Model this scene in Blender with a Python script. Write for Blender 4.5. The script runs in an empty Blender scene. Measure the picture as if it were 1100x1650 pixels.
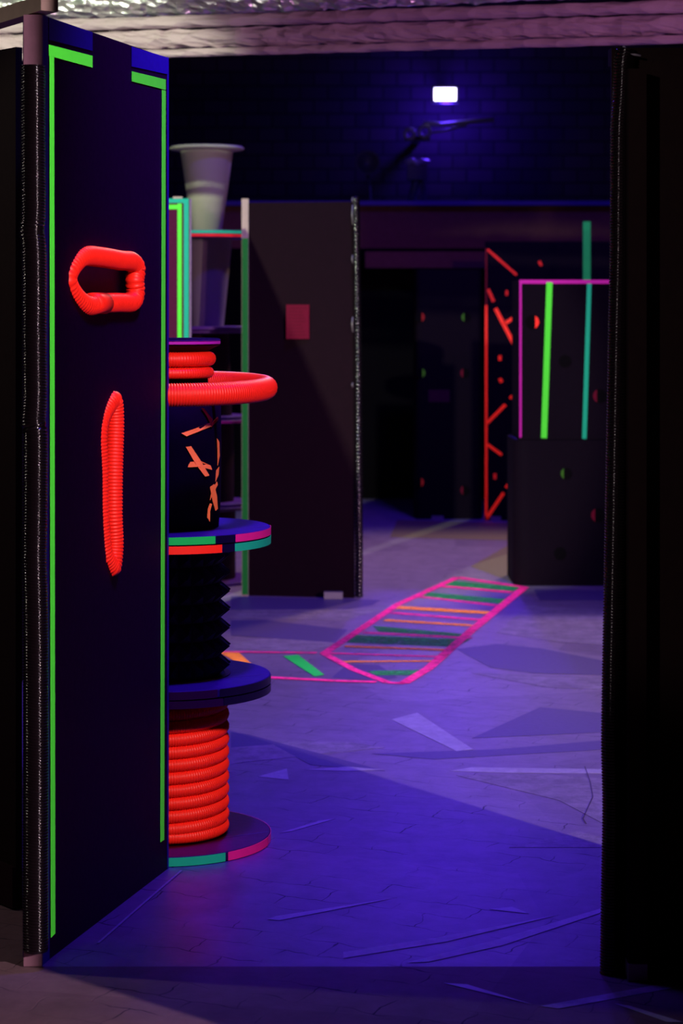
import bpy, math, random
from mathutils import Vector
random.seed(7)
scene = bpy.context.scene
COL = scene.collection
PI = math.pi

# ------------------------------------------------------------------ camera
F = 3400.0; HY = 499.0; CH = 1.6
cam = bpy.data.cameras.new('camera'); camo = bpy.data.objects.new('camera', cam); COL.objects.link(camo)
camo.location = (0, 0, CH); camo.rotation_euler = (PI/2, 0, 0)
cam.sensor_fit = 'HORIZONTAL'; cam.sensor_width = 24; cam.lens = 24*F/1100
cam.shift_y = -(825-HY)/1100
cam.dof.use_dof = True; cam.dof.focus_distance = 5.9; cam.dof.aperture_fstop = 4.5
cam.clip_end = 100
scene.camera = camo
vs = scene.view_settings
vs.view_transform = 'Standard'; vs.look = 'None'; vs.gamma = 1; vs.use_curve_mapping = False; vs.exposure = 0.0

# ------------------------------------------------------------------ world
w = bpy.data.worlds.new('world'); scene.world = w; w.use_nodes = True
w.node_tree.nodes['Background'].inputs[0].default_value = (.30, .05, .9, 1)
w.node_tree.nodes['Background'].inputs[1].default_value = .004

# ------------------------------------------------------------------ lights
FLUO = bpy.data.collections.new('fluorescent_surfaces')      # what answers to the ultraviolet part of the lamps
def light(name, kind, loc, power, color, target=None, size=.1, angle=None, blend=.3, uv=False, spread=None):
    L = bpy.data.lights.new(name, kind); o = bpy.data.objects.new(name, L); COL.objects.link(o)
    o.location = loc; L.energy = power; L.color = color
    if kind == 'AREA':
        L.size = size
        if spread: L.spread = math.radians(spread)
    else: L.shadow_soft_size = size
    if kind == 'SPOT': L.spot_size = math.radians(angle); L.spot_blend = blend
    if target: o.rotation_euler = (Vector(target)-Vector(loc)).to_track_quat('-Z', 'Y').to_euler()
    if uv: o.light_linking.receiver_collection = FLUO
    return o
UVC = (.082, .024, 1.0)
# blacklight floods: visible violet spill
light('blacklight_hall', 'AREA', (.2, 10.4, 4.3), 55, UVC, (.1, 8.9, 0), .3)
light('blacklight_entry', 'AREA', (.25, 5.4, 4.0), 25, UVC, (.0, 7.5, .3), .25, spread=85)
light('blacklight_far', 'AREA', (1.0, 14.0, 4.3), 62, UVC, (.8, 14, 0), .3)
light('blacklight_wall', 'POINT', (1.0, 20.1, 3.50), 22, (.08, .02, 1.0), None, .08)
light('blacklight_beam', 'SPOT', (.982, 19.85, 3.64), 210, (.10, .03, 1.0), (.4, 8.5, 0), .1, 50, .6)
# their ultraviolet part, seen only where something fluoresces
light('ultraviolet_entry', 'AREA', (1.0, 2.5, 3.1), 190, (1, 1, 1), (-.2, 6.2, .6), .25, uv=True)
light('ultraviolet_hall', 'AREA', (.6, 9.0, 4.3), 180, (1, 1, 1), (.4, 10.5, 0), .3, uv=True)
light('ultraviolet_far', 'AREA', (.9, 13.0, 4.2), 95, (1, 1, 1), (1.2, 16, 0.8), .3, uv=True)
# dim house lights, then added fill and glint spots
light('house_light_right', 'SPOT', (5.2, -.05, 2.75), 1500, (1.0, .72, .84), (.45, 5.9, 0), .03, 47, .4)
light('house_light_left', 'SPOT', (-3.4, 4.0, 3.78), 1900, (.85, 1.0, .72), (-.5, 11.8, 1.35), .04, 22, .3)
light('fill_light_hall', 'SPOT', (1.5, 14.2, 4.5), 280, (1.0, .66, .50), (1.0, 12.4, 0), .2, 80, .6)  # added white fill for the far floor, no known lamp here
light('glint_light_left', 'SPOT', (-3.0, 5.55, 2.5), 26, (1.0, .85, .8), (-.85, 5.15, 1.3), .05, 60, .4)  # added spot to raise glints on the near post hose
light('glint_light_right', 'SPOT', (-1.0, 2.0, 2.7), 70, (1.0, .8, .85), (.67, 5.1, 1.55), .05, 26, .4)  # narrow added spot for glints on the right hose
light('duct_fill', 'SPOT', (-2.6, 6.6, 2.0), 75, (1.0, .93, .9), (-1.0, 9.4, 2.95), .05, 60, .6)  # added spot brightening the left part of the foil duct
light('duct_fill_violet', 'SPOT', (2.2, 5.5, 2.9), 150, (1.0, .40, .95), (.7, 9.2, 2.85), .1, 70, .8)  # added violet spot colouring the right part of the ducts

# ------------------------------------------------------------------ materials
def mat(name, col, rough=.6, spec=.3, bump=0, scale=30, metal=0, vary=0, emit=None, estr=0):
    m = bpy.data.materials.new(name); m.use_nodes = True
    n = m.node_tree.nodes; l = m.node_tree.links; b = n['Principled BSDF']
    b.inputs['Base Color'].default_value = (*col, 1); b.inputs['Roughness'].default_value = rough
    b.inputs['Specular IOR Level'].default_value = spec; b.inputs['Metallic'].default_value = metal
    tc = n.new('ShaderNodeTexCoord'); nz = n.new('ShaderNodeTexNoise')
    nz.inputs['Scale'].default_value = scale; nz.inputs['Detail'].default_value = 6
    l.new(tc.outputs['Object'], nz.inputs['Vector'])
    if vary:
        mx = n.new('ShaderNodeMix'); mx.data_type = 'RGBA'
        mx.inputs[6].default_value = (*[c*(1-vary) for c in col], 1); mx.inputs[7].default_value = (*[min(1, c*(1+vary)) for c in col], 1)
        l.new(nz.outputs['Fac'], mx.inputs[0]); l.new(mx.outputs[2], b.inputs['Base Color'])
    if bump:
        bp = n.new('ShaderNodeBump'); bp.inputs['Strength'].default_value = bump; bp.inputs['Distance'].default_value = .01
        l.new(nz.outputs['Fac'], bp.inputs['Height']); l.new(bp.outputs[0], b.inputs['Normal'])
    if emit:
        b.inputs['Emission Color'].default_value = (*emit, 1); b.inputs['Emission Strength'].default_value = estr
    return m
M = {}
M['board'] = mat('indigo_board', (.095, .004, .040), .7, .12, .08, 60, vary=.25)
M['board_blue'] = mat('blue_painted_board', (.15, .07, .48), .6, .2, .05, 60, vary=.15)
M['black'] = mat('black_board', (.016, .006, .006), .75, .15, .1, 40, vary=.25)
M['black_far'] = mat('black_board_far', (.009, .003, .010), .8, .1, .1, 40, vary=.25)
M['grey_board'] = mat('charcoal_board', (.013, .0025, .007), .8, .12, .08, 30, vary=.2)
M['parapet'] = mat('grey_plaster', (.27, .10, .08), .8, .12, .1, 20, vary=.2)
M['deep'] = mat('deep_black', (.006, .004, .006), .9, .05)
M['wood'] = mat('raw_timber', (.42, .22, .28), .75, .2, .3, 20, vary=.25)
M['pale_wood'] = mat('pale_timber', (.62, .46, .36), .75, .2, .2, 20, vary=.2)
M['plastic'] = mat('black_ribbed_plastic', (.010, .006, .008), .15, .75)
M['rubber'] = mat('black_foam', (.035, .012, .040), .6, .25, .1, 120)
M['drum'] = mat('black_drum_wrap', (.03, .008, .015), .7, .15, .1, 50, vary=.2)
M['flange'] = mat('violet_painted_wood', (.17, .05, .30), .5, .3, .12, 40, vary=.2)
M['flange_p'] = mat('plum_painted_wood', (.22, .03, .14), .5, .3, .12, 40, vary=.2)
M['scuff'] = mat('pale_scuffed_paint', (.38, .24, .40), .6, .2, .1, 40, vary=.2)
M['dark_tape'] = mat('dark_tape', (.09, .05, .08), .4, .4)
M['plum_tape'] = mat('plum_tape', (.30, .02, .12), .45, .3)
M['steel'] = mat('dull_steel', (.5, .45, .42), .4, .5, .1, 60, metal=.4)
M['housing'] = mat('lamp_housing', (.05, .04, .06), .4, .4)
M['chrome'] = mat('worn_metal', (.4, .35, .42), .45, .5)
M['plank'] = mat('paint_cream_plastic', (.62, .66, .48), .6, .3, .05, 40)
M['lens'] = mat('lit_lens', (.8, .8, 1), .3, .3, emit=(.62, .55, 1.0), estr=9)
def fl(name, col, **k):
    m = mat(name, col, k.pop('rough', .55), k.pop('spec', .06), **k); m['fluor'] = True; return m
M['f_green'] = fl('fluorescent_green', (.07, .56, .035), vary=.08)
M['f_teal'] = fl('fluorescent_teal', (.01, .27, .17), vary=.08)
M['f_dteal'] = fl('fluorescent_dark_teal', (.004, .11, .05), vary=.08)
M['f_dgreen'] = fl('fluorescent_deep_green', (.01, .34, .07), vary=.08)
M['f_forest'] = fl('fluorescent_forest_green', (.008, .10, .02), vary=.08)
M['f_pink'] = fl('fluorescent_pink', (.60, .008, .17), vary=.1)
M['f_mag'] = fl('fluorescent_magenta', (.40, .01, .26), vary=.1)
M['f_red'] = fl('fluorescent_red', (.90, .012, .006), rough=.45, spec=.22)
M['f_orange'] = fl('fluorescent_orange', (.85, .12, .05), vary=.1)
M['f_dred'] = fl('fluorescent_deep_red', (.55, .012, .015), vary=.1)
M['f_flpink'] = fl('fluorescent_pink_paint', (.95, .02, .28), vary=.25, scale=60)
M['f_florange'] = fl('fluorescent_orange_paint', (.9, .2, .04), vary=.25, scale=60)
M['f_flgreen'] = fl('fluorescent_green_paint', (.02, .20, .08), vary=.3, scale=60)
M['f_poster'] = fl('crimson_paper', (.09, .001, .013), vary=.1, spec=.05)
M['f_poster2'] = fl('crimson_print', (.065, .001, .009), spec=.05)
M['f_dimgreen'] = fl('dim_green_lining', (.03, .09, .01))
M['f_dimred'] = fl('dim_red_lining', (.2, .005, .01))

def worn(m, lo=.35, sc=26, t0=.36, t1=.52):
    n = m.node_tree.nodes; l = m.node_tree.links; b = n['Principled BSDF']
    tc = n.new('ShaderNodeTexCoord'); z = n.new('ShaderNodeTexNoise'); z.inputs['Scale'].default_value = sc; z.inputs['Detail'].default_value = 8; z.inputs['Roughness'].default_value = .75
    l.new(tc.outputs['Object'], z.inputs['Vector'])
    mr = n.new('ShaderNodeMapRange'); mr.inputs[1].default_value = t0; mr.inputs[2].default_value = t1; mr.inputs[3].default_value = lo; mr.inputs[4].default_value = 1
    l.new(z.outputs['Fac'], mr.inputs[0]); l.new(mr.outputs[0], b.inputs['Alpha'])
worn(M['f_flpink'], .3, 20, .38, .56); worn(M['f_florange'], .4, 20); worn(M['f_flgreen'], .25, 14, .38, .62)

def floor_mat(name, colA, colB, colC):
    m = bpy.data.materials.new(name); m.use_nodes = True
    n = m.node_tree.nodes; l = m.node_tree.links; b = n['Principled BSDF']
    tc = n.new('ShaderNodeTexCoord'); sep = n.new('ShaderNodeMapping'); l.new(tc.outputs['Object'], sep.inputs[0])
    # big painted facets
    mp = n.new('ShaderNodeMapping'); mp.inputs['Scale'].default_value = (.55, .42, 1); mp.inputs['Rotation'].default_value = (0, 0, .6)
    l.new(tc.outputs['Object'], mp.inputs[0])
    vo = n.new('ShaderNodeTexVoronoi'); vo.inputs['Scale'].default_value = 1.6; l.new(mp.outputs[0], vo.inputs['Vector'])
    sc = n.new('ShaderNodeSeparateColor'); l.new(vo.outputs['Color'], sc.inputs[0])
    mx = n.new('ShaderNodeMix'); mx.data_type = 'RGBA'; mx.inputs[6].default_value = (*colA, 1); mx.inputs[7].default_value = (*colB, 1)
    l.new(sc.outputs[0], mx.inputs[0])
    # grain
    nz = n.new('ShaderNodeTexNoise'); nz.inputs['Scale'].default_value = 9; nz.inputs['Detail'].default_value = 9; nz.inputs['Roughness'].default_value = .7
    l.new(tc.outputs['Object'], nz.inputs['Vector'])
    mr = n.new('ShaderNodeMapRange'); mr.inputs[1].default_value = .3; mr.inputs[2].default_value = .7; mr.inputs[3].default_value = .78; mr.inputs[4].default_value = 1.15
    l.new(nz.outputs['Fac'], mr.inputs[0])
    m2 = n.new('ShaderNodeMix'); m2.data_type = 'RGBA'; m2.blend_type = 'MULTIPLY'; m2.inputs[0].default_value = 1
    l.new(mx.outputs[2], m2.inputs[6]); l.new(mr.outputs[0], m2.inputs[7])
    # interlocking block joints, partly filled
    nd = n.new('ShaderNodeTexNoise'); nd.inputs['Scale'].default_value = 9; l.new(tc.outputs['Object'], nd.inputs['Vector'])
    va = n.new('ShaderNodeVectorMath'); va.operation = 'MULTIPLY_ADD'; va.inputs[1].default_value = (.07, .07, 0)
    l.new(nd.outputs['Color'], va.inputs[0]); l.new(tc.outputs['Object'], va.inputs[2])
    mpb = n.new('ShaderNodeMapping'); mpb.inputs['Rotation'].default_value = (0, 0, .45); l.new(va.outputs[0], mpb.inputs[0])
    br = n.new('ShaderNodeTexBrick'); br.inputs['Scale'].default_value = 1; br.inputs['Brick Width'].default_value = .21; br.inputs['Row Height'].default_value = .11
    br.inputs['Mortar Size'].default_value = .0022; br.inputs['Mortar Smooth'].default_value = .4
    l.new(mpb.outputs[0], br.inputs['Vector'])
    nm = n.new('ShaderNodeTexNoise'); nm.inputs['Scale'].default_value = 5; l.new(tc.outputs['Object'], nm.inputs['Vector'])
    gt = n.new('ShaderNodeMapRange'); gt.inputs[1].default_value = .47; gt.inputs[2].default_value = .6; l.new(nm.outputs['Fac'], gt.inputs[0])
    mu = n.new('ShaderNodeMath'); mu.operation = 'MULTIPLY'; l.new(br.outputs['Fac'], mu.inputs[0]); l.new(gt.outputs[0], mu.inputs[1])
    m3 = n.new('ShaderNodeMix'); m3.data_type = 'RGBA'; m3.inputs[7].default_value = (*colC, 1)
    l.new(mu.outputs[0], m3.inputs[0]); l.new(m2.outputs[2], m3.inputs[6])
    l.new(m3.outputs[2], b.inputs['Base Color'])
    hh = n.new('ShaderNodeMath'); hh.operation = 'SUBTRACT'; l.new(nz.outputs['Fac'], hh.inputs[0]); l.new(br.outputs['Fac'], hh.inputs[1])
    bp = n.new('ShaderNodeBump'); bp.inputs['Strength'].default_value = .3; bp.inputs['Distance'].default_value = .006
    l.new(hh.outputs[0], bp.inputs['Height']); l.new(bp.outputs[0], b.inputs['Normal'])
    b.inputs['Roughness'].default_value = .42; b.inputs['Specular IOR Level'].default_value = .35
    return m
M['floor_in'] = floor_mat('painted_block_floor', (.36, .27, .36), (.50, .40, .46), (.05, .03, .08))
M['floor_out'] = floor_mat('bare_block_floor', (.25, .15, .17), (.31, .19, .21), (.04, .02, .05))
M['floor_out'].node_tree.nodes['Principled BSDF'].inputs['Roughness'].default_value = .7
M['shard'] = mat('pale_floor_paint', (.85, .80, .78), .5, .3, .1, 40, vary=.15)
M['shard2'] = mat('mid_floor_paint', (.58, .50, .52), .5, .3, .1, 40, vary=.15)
M['shard_d'] = mat('slate_floor_tone', (.20, .14, .33), .5, .3, .1, 40, vary=.15)
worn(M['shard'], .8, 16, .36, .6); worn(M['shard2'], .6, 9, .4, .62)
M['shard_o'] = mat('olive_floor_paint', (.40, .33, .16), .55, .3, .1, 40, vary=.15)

def brick_mat():
    m = bpy.data.materials.new('painted_brick'); m.use_nodes = True
    n = m.node_tree.nodes; l = m.node_tree.links; b = n['Principled BSDF']
    tc = n.new('ShaderNodeTexCoord'); mp = n.new('ShaderNodeMapping'); mp.inputs['Rotation'].default_value = (PI/2, 0, 0)
    l.new(tc.outputs['Object'], mp.inputs[0])
    br = n.new('ShaderNodeTexBrick'); br.inputs['Scale'].default_value = 1; br.inputs['Brick Width'].default_value = .27; br.inputs['Row Height'].default_value = .135
    br.inputs['Mortar Size'].default_value = .009; br.inputs['Color1'].default_value = (.055, .03, .06, 1); br.inputs['Color2'].default_value = (.03, .02, .04, 1); br.inputs['Mortar'].default_value = (.008, .006, .012, 1)
    l.new(mp.outputs[0], br.inputs['Vector']); l.new(br.outputs['Color'], b.inputs['Base Color'])
    bp = n.new('ShaderNodeBump'); bp.inputs['Strength'].default_value = .6; bp.inputs['Distance'].default_value = .02; bp.invert = True
    l.new(br.outputs['Fac'], bp.inputs['Height']); l.new(bp.outputs[0], b.inputs['Normal']); b.inputs['Roughness'].default_value = .8
    return m
M['brick'] = brick_mat()
def foil_mat(name, col, scale, strength, rough=.32, metal=.85):
    m = bpy.data.materials.new(name); m.use_nodes = True
    n = m.node_tree.nodes; l = m.node_tree.links; b = n['Principled BSDF']
    b.inputs['Base Color'].default_value = (*col, 1); b.inputs['Metallic'].default_value = metal; b.inputs['Roughness'].default_value = rough
    tc = n.new('ShaderNodeTexCoord'); mp = n.new('ShaderNodeMapping'); mp.inputs['Scale'].default_value = (.7, 1.6, 1.6); l.new(tc.outputs['Object'], mp.inputs[0])
    vo = n.new('ShaderNodeTexVoronoi'); vo.inputs['Scale'].default_value = scale; l.new(mp.outputs[0], vo.inputs['Vector'])
    nz = n.new('ShaderNodeTexNoise'); nz.inputs['Scale'].default_value = scale*.6; nz.inputs['Detail'].default_value = 5; l.new(mp.outputs[0], nz.inputs['Vector'])
    ad = n.new('ShaderNodeMath'); ad.operation = 'ADD'; l.new(vo.outputs['Distance'], ad.inputs[0]); l.new(nz.outputs['Fac'], ad.inputs[1])
    bp = n.new('ShaderNodeBump'); bp.inputs['Strength'].default_value = strength; bp.inputs['Distance'].default_value = .03
    l.new(ad.outputs[0], bp.inputs['Height']); l.new(bp.outputs[0], b.inputs['Normal'])
    return m
M['foil'] = foil_mat('crinkled_foil', (.82, .8, .78), 16, .8)
M['film'] = foil_mat('wrapped_film', (.46, .34, .36), 9, .9, .7, 0)

# ------------------------------------------------------------------ mesh helpers
class MB:
    def __init__(s): s.v = []; s.f = []; s.mi = []
    def add(s, v, f, mi=0):
        o = len(s.v); s.v += [tuple(p) for p in v]
        for q in f: s.f.append([o+i for i in q]); s.mi.append(mi)
        return s
    def box(s, c, size, rz=0, rot=None, bev=0):
        x, y, z = [d/2 for d in size]; cs, sn = math.cos(rz), math.sin(rz); V = []
        for dx, dy, dz in [(-x,-y,-z),(x,-y,-z),(x,y,-z),(-x,y,-z),(-x,-y,z),(x,-y,z),(x,y,z),(-x,y,z)]:
            p = Vector((dx*cs-dy*sn, dx*sn+dy*cs, dz))
            if rot: p = rot @ Vector((dx, dy, dz))
            V.append((c[0]+p.x, c[1]+p.y, c[2]+p.z))
        return s.add(V, [(0,3,2,1),(4,5,6,7),(0,1,5,4),(1,2,6,5),(2,3,7,6),(3,0,4,7)])
    def lathe(s, prof, c=(0,0,0), n=48, a0=0, a1=2*PI, closed=False):
        full = abs(a1-a0-2*PI) < 1e-6; k = n if full else n+1; V = []; Fc = []; m = len(prof)
        for i in range(k):
            a = a0+(a1-a0)*i/n
            for r, z in prof: V.append((c[0]+r*math.cos(a), c[1]+r*math.sin(a), c[2]+z))
        for i in range(n):
            j = (i+1) % k
            for q in range(m if closed else m-1):
                q2 = (q+1) % m
                Fc.append((i*m+q, j*m+q, j*m+q2, i*m+q2))
        if closed and not full:
            Fc.append(list(range(m))[::-1] if False else tuple(range(m))); Fc.append(tuple(reversed([(k-1)*m+q for q in range(m)])))
        return s.add(V, Fc)
    def tube(s, pts, r, n=12, closed=False, cap=True, up=Vector((0,0,1))):
        pts = [Vector(p) for p in pts]; N = len(pts); V = []; Fc = []
        rf = r if callable(r) else (lambda i: r)
        t0 = (pts[1]-pts[0]).normalized()
        nr = up.cross(t0)
        if nr.length < 1e-3: nr = Vector((1,0,0)).cross(t0)
        nr.normalize(); prev = t0
        for i in range(N):
            if closed: t = (pts[(i+1) % N]-pts[i-1]).normalized()
            else: t = (pts[min(i+1, N-1)]-pts[max(i-1, 0)]).normalized()
            q = prev.rotation_difference(t); nr = (q @ nr); nr = (nr-t*nr.dot(t)).normalized(); prev = t
            b = t.cross(nr); rr = rf(i)
            for k in range(n):
                a = 2*PI*k/n; V.append(pts[i]+nr*(rr*math.cos(a))+b*(rr*math.sin(a)))
        for i in range(N if closed else N-1):
            j = (i+1) % N
            for k in range(n):
                k2 = (k+1) % n; Fc.append((i*n+k, i*n+k2, j*n+k2, j*n+k))
        if not closed and cap: Fc.append(tuple(range(n))[::-1]); Fc.append(tuple((N-1)*n+k for k in range(n)))
        return s.add(V, Fc)
    def slab(s, poly, t, nrm):       # flat polygon with thickness t along nrm
        nv = Vector(nrm)*t; m = len(poly); P = [Vector(p) for p in poly]
        V = P+[p+nv for p in P]
        return s.add(V, [tuple(range(m))[::-1], tuple(range(m, 2*m))]+[(i, (i+1) % m, m+(i+1) % m, m+i) for i in range(m)])
    def build(s, name, m, parent=None, smooth=False, loc=None):
        me = bpy.data.meshes.new(name)
        V = s.v
        off = Vector(loc) if loc else Vector((0,0,0))
        if parent is not None:
            off = world_loc(parent)
        me.from_pydata([tuple(Vector(v)-off) for v in V], [], s.f)
        mats = m if isinstance(m, (list, tuple)) else [m]
        for x in mats: me.materials.append(x)
        me.polygons.foreach_set('material_index', s.mi)
        if smooth: me.polygons.foreach_set('use_smooth', [True]*len(me.polygons))
        import bmesh
        b = bmesh.new(); b.from_mesh(me); bmesh.ops.recalc_face_normals(b, faces=b.faces); b.to_mesh(me); b.free()
        o = bpy.data.objects.new(name, me); COL.objects.link(o)
        if parent is not None: o.parent = parent
        elif loc: o.location = off
        if any(x.get('fluor') for x in mats): FLUO.objects.link(o)
        return o
def world_loc(o):
    p = Vector((0,0,0))
    while o is not None: p += Vector(o.location); o = o.parent
    return p
def thing(name, label, cat, loc, group=None):
    o = bpy.data.objects.new(name, None); COL.objects.link(o); o.location = loc; o.empty_display_size = .1
    o['label'] = label; o['category'] = cat
    if group: o['group'] = group
    return o
def tag(o, label, cat, group=None, kind=None):
    o['label'] = label; o['category'] = cat
    if group: o['group'] = group
    if kind: o['kind'] = kind
    return o
def lab(o, s): o['label'] = s; return o
def struct(o): o['kind'] = 'structure'; return o
def at(px, py, d): return Vector(((px-550)/F*d, d, CH-(py-HY)/F*d))
def gr(px, py, z=0):
    d = (CH-z)*F/(py-HY); return Vector(((px-550)/F*d, d, z))
def resample(P, step, closed=False):
    P = [Vector(p) for p in P]
    # catmull-rom then even spacing
    n = len(P); D = []
    for i in range(n if closed else n-1):
        p0 = P[i-1] if (closed or i > 0) else P[i]; p1 = P[i]; p2 = P[(i+1) % n]; p3 = P[(i+2) % n] if (closed or i+2 < n) else p2
        for k in range(24):
            t = k/24
            D.append(.5*((2*p1)+(p2-p0)*t+(2*p0-5*p1+4*p2-p3)*t*t+(3*p1-p0-3*p2+p3)*t**3))
    D.append(D[0].copy() if closed else P[-1].copy())
    L = [0]
    for i in range(1, len(D)): L.append(L[-1]+(D[i]-D[i-1]).length)
    m = max(4, int(L[-1]/step)); out = []; j = 0
    for i in range(m if closed else m+1):
        s_ = L[-1]*i/m
        while j < len(L)-2 and L[j+1] < s_: j += 1
        out.append(D[j].lerp(D[j+1], (s_-L[j])/max(1e-9, L[j+1]-L[j])))
    return out
RIB = 4
def hose(mb, pts, r, pitch, depth=.08, n=14, closed=False):
    Q = resample(pts, pitch/RIB, closed)
    if closed: Q = Q[:len(Q)//RIB*RIB]
    return mb.tube(Q, lambda i: r*(1-depth*(.5-.5*math.cos(2*PI*i/RIB))**1.5), n, closed)

# ------------------------------------------------------------------ room shell
fi = MB(); YS = 5.14
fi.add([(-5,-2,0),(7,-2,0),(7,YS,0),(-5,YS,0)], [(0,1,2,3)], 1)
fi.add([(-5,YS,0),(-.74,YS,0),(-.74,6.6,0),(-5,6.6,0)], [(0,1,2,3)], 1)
fi.add([(-.74,YS,0),(7,YS,0),(7,21,0),(-.74,21,0)], [(0,1,2,3)], 0)
fi.add([(-5,6.6,0),(-.74,6.6,0),(-.74,21,0),(-5,21,0)], [(0,1,2,3)], 0)
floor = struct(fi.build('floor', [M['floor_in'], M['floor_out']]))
struct(MB().box((1, 9.5, 4.75), (12, 23, .1)).build('ceiling', M['deep']))
struct(MB().box((-5.05, 9.5, 2.35), (.1, 23, 4.7)).build('wall_left', M['deep']))
struct(MB().box((7.05, 9.5, 2.35), (.1, 23, 4.7)).build('wall_right', M['deep']))
struct(MB().box((1, -2.05, 2.35), (12, .1, 4.7)).build('wall_front', M['deep']))
struct(MB().box((1, 20.6, 2.35), (12, .1, 4.7)).build('wall_back', M['brick']))
ZL = CH+17.85*(HY-332)/F
ZP = CH+17.85*(HY-400)/F
wb = MB().box((1, 18.1, ZP/2), (12, .5, ZP)); struct(wb.build('wall_lower', M['deep']))
struct(MB().box((1, 18.1, (ZL+ZP)/2), (12, .5, ZL-ZP)).build('trim_1', M['parapet']))       # pale parapet band
struct(MB().box((1, 18.05, ZL+.02), (12, .62, .035)).build('trim_2', M['board_blue']))          # ledge
q1, q2 = at(588, 406, 17.7), at(784, 432, 17.7)
struct(MB().box(((q1.x+q2.x)/2, 17.7, (q1.z+q2.z)/2), (q2.x-q1.x, .26, q1.z-q2.z)).build('trim_3', M['parapet']))

# ------------------------------------------------------------------ painted shards and one dark wedge on the floor
def patch(name, px, m, z=.0012, t=.0006):
    P = [gr(*p) for p in px]
    a = MB()
    a.slab([(p.x, p.y, z) for p in P], t, (0,0,1))
    return a.build(name, m, floor)
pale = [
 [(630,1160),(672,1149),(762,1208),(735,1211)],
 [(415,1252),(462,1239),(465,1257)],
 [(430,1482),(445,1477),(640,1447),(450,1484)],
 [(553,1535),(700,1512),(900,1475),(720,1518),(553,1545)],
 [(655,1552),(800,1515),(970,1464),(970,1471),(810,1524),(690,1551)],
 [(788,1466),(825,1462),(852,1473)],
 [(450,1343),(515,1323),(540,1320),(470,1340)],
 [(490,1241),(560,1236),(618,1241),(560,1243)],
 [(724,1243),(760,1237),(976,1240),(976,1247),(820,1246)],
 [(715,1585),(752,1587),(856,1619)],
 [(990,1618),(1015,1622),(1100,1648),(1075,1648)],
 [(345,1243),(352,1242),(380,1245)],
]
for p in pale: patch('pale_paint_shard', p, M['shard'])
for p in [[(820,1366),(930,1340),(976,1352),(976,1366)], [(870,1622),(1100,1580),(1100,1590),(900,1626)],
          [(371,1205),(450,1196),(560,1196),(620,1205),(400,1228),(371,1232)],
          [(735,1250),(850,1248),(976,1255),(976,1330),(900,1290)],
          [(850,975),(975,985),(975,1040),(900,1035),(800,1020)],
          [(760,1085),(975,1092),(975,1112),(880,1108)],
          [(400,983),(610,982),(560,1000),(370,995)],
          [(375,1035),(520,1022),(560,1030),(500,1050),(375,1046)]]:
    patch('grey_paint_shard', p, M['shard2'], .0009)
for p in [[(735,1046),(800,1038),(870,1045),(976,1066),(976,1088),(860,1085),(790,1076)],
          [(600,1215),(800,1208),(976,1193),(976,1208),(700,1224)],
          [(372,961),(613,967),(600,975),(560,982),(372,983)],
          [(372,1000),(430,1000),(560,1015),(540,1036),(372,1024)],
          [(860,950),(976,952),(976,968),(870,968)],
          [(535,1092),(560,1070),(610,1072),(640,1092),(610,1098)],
          [(372,1180),(400,1184),(620,1243),(500,1233),(440,1200),(372,1205)],  # dark wedge reaching out from the reel stack
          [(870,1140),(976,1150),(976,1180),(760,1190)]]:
    patch('slate_shard', p, M['shard_d'], .0010)
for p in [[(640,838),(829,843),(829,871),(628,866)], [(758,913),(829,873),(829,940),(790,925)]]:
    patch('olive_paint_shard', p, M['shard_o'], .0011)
# thin joints and a crack
def strip_px(a, b, w=.004):
    A, B = gr(*a), gr(*b); d = (B-A).normalized(); nn = Vector((-d.y, d.x, 0))*w/2
    return [A-nn, B-nn, B+nn, A+nn]
cr = MB()
for a, b in [((942,1236),(951,1262)), ((951,1262),(955,1285)), ((955,1285),(948,1300)), ((948,1300),(939,1320)), ((939,1320),(944,1328))]:
    cr.slab([(p.x, p.y, .0022) for p in strip_px(a, b, .003)], .0005, (0,0,1))
cr.build('floor_crack', M['dark_tape'], floor)
cr = MB()
for a, b in [((158,1521),(225,1462)), ((225,1462),(292,1404))]:
    cr.slab([(p.x, p.y, .0022) for p in strip_px(a, b, .007)], .0005, (0,0,1))
cr.build('pale_floor_line', M['shard'], floor)  # thin pale line along the foot of the left board

# ------------------------------------------------------------------ ladder painted on the floor
lo = gr(650, 1030)
lad = thing('ladder_marking', 'pink outlined ladder painted on the floor with orange and green rungs', 'floor marking', (lo.x, lo.y, 0))
def stroke(name, pts, w, m, parent, z=.0030):
    a = MB()
    for p, q in zip(pts, pts[1:]):
        a.slab([(v.x, v.y, z) for v in strip_px(p, q, w)], .0006, (0,0,1)); z += .00002
    return a.build(name, m, parent)
for pts, w in [([(845,947),(760,1016),(690,1078),(650,1102)], .05), ([(737,931),(640,975),(522,1054)], .045), ([(737,931),(845,947)], .05), ([(522,1054),(570,1080),(625,1101),(652,1102)], .04)]:
    stroke('rail', pts, w, M['f_flpink'], lad)
for a, b, w in [((712,945),(824,955),.06), ((675,962),(806,977),.045), ((630,988),(780,1000),.05), ((585,1020),(760,1029),.045), ((522,1053),(706,1059),.03)]:
    stroke('pink_rung', [a, b], w, M['f_flpink'], lad, .0026)
for a, b, w in [((632,979),(787,988),.10), ((620,1000),(765,1009),.06), ((555,1042),(717,1048),.045), ((547,1067),(695,1066),.035)]:
    stroke('orange_rung', [a, b], w, M['f_florange'], lad, .0027)
for i, poly in enumerate([[(728,936),(838,947),(826,953),(716,944)], [(690,955),(814,966),(806,973),(680,962)], [(600,1009),(745,1022),(740,1026),(610,1018)],
             [(575,1024),(757,1031),(735,1043),(558,1036)], [(592,1082),(680,1080),(668,1088),(606,1089)]]):
    a = MB().slab([(p.x, p.y, .0022) for p in [gr(*q) for q in poly]], .0005, (0,0,1)); a.build('green_band', M['f_flgreen'], lad)
lo = gr(460, 1075)
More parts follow.
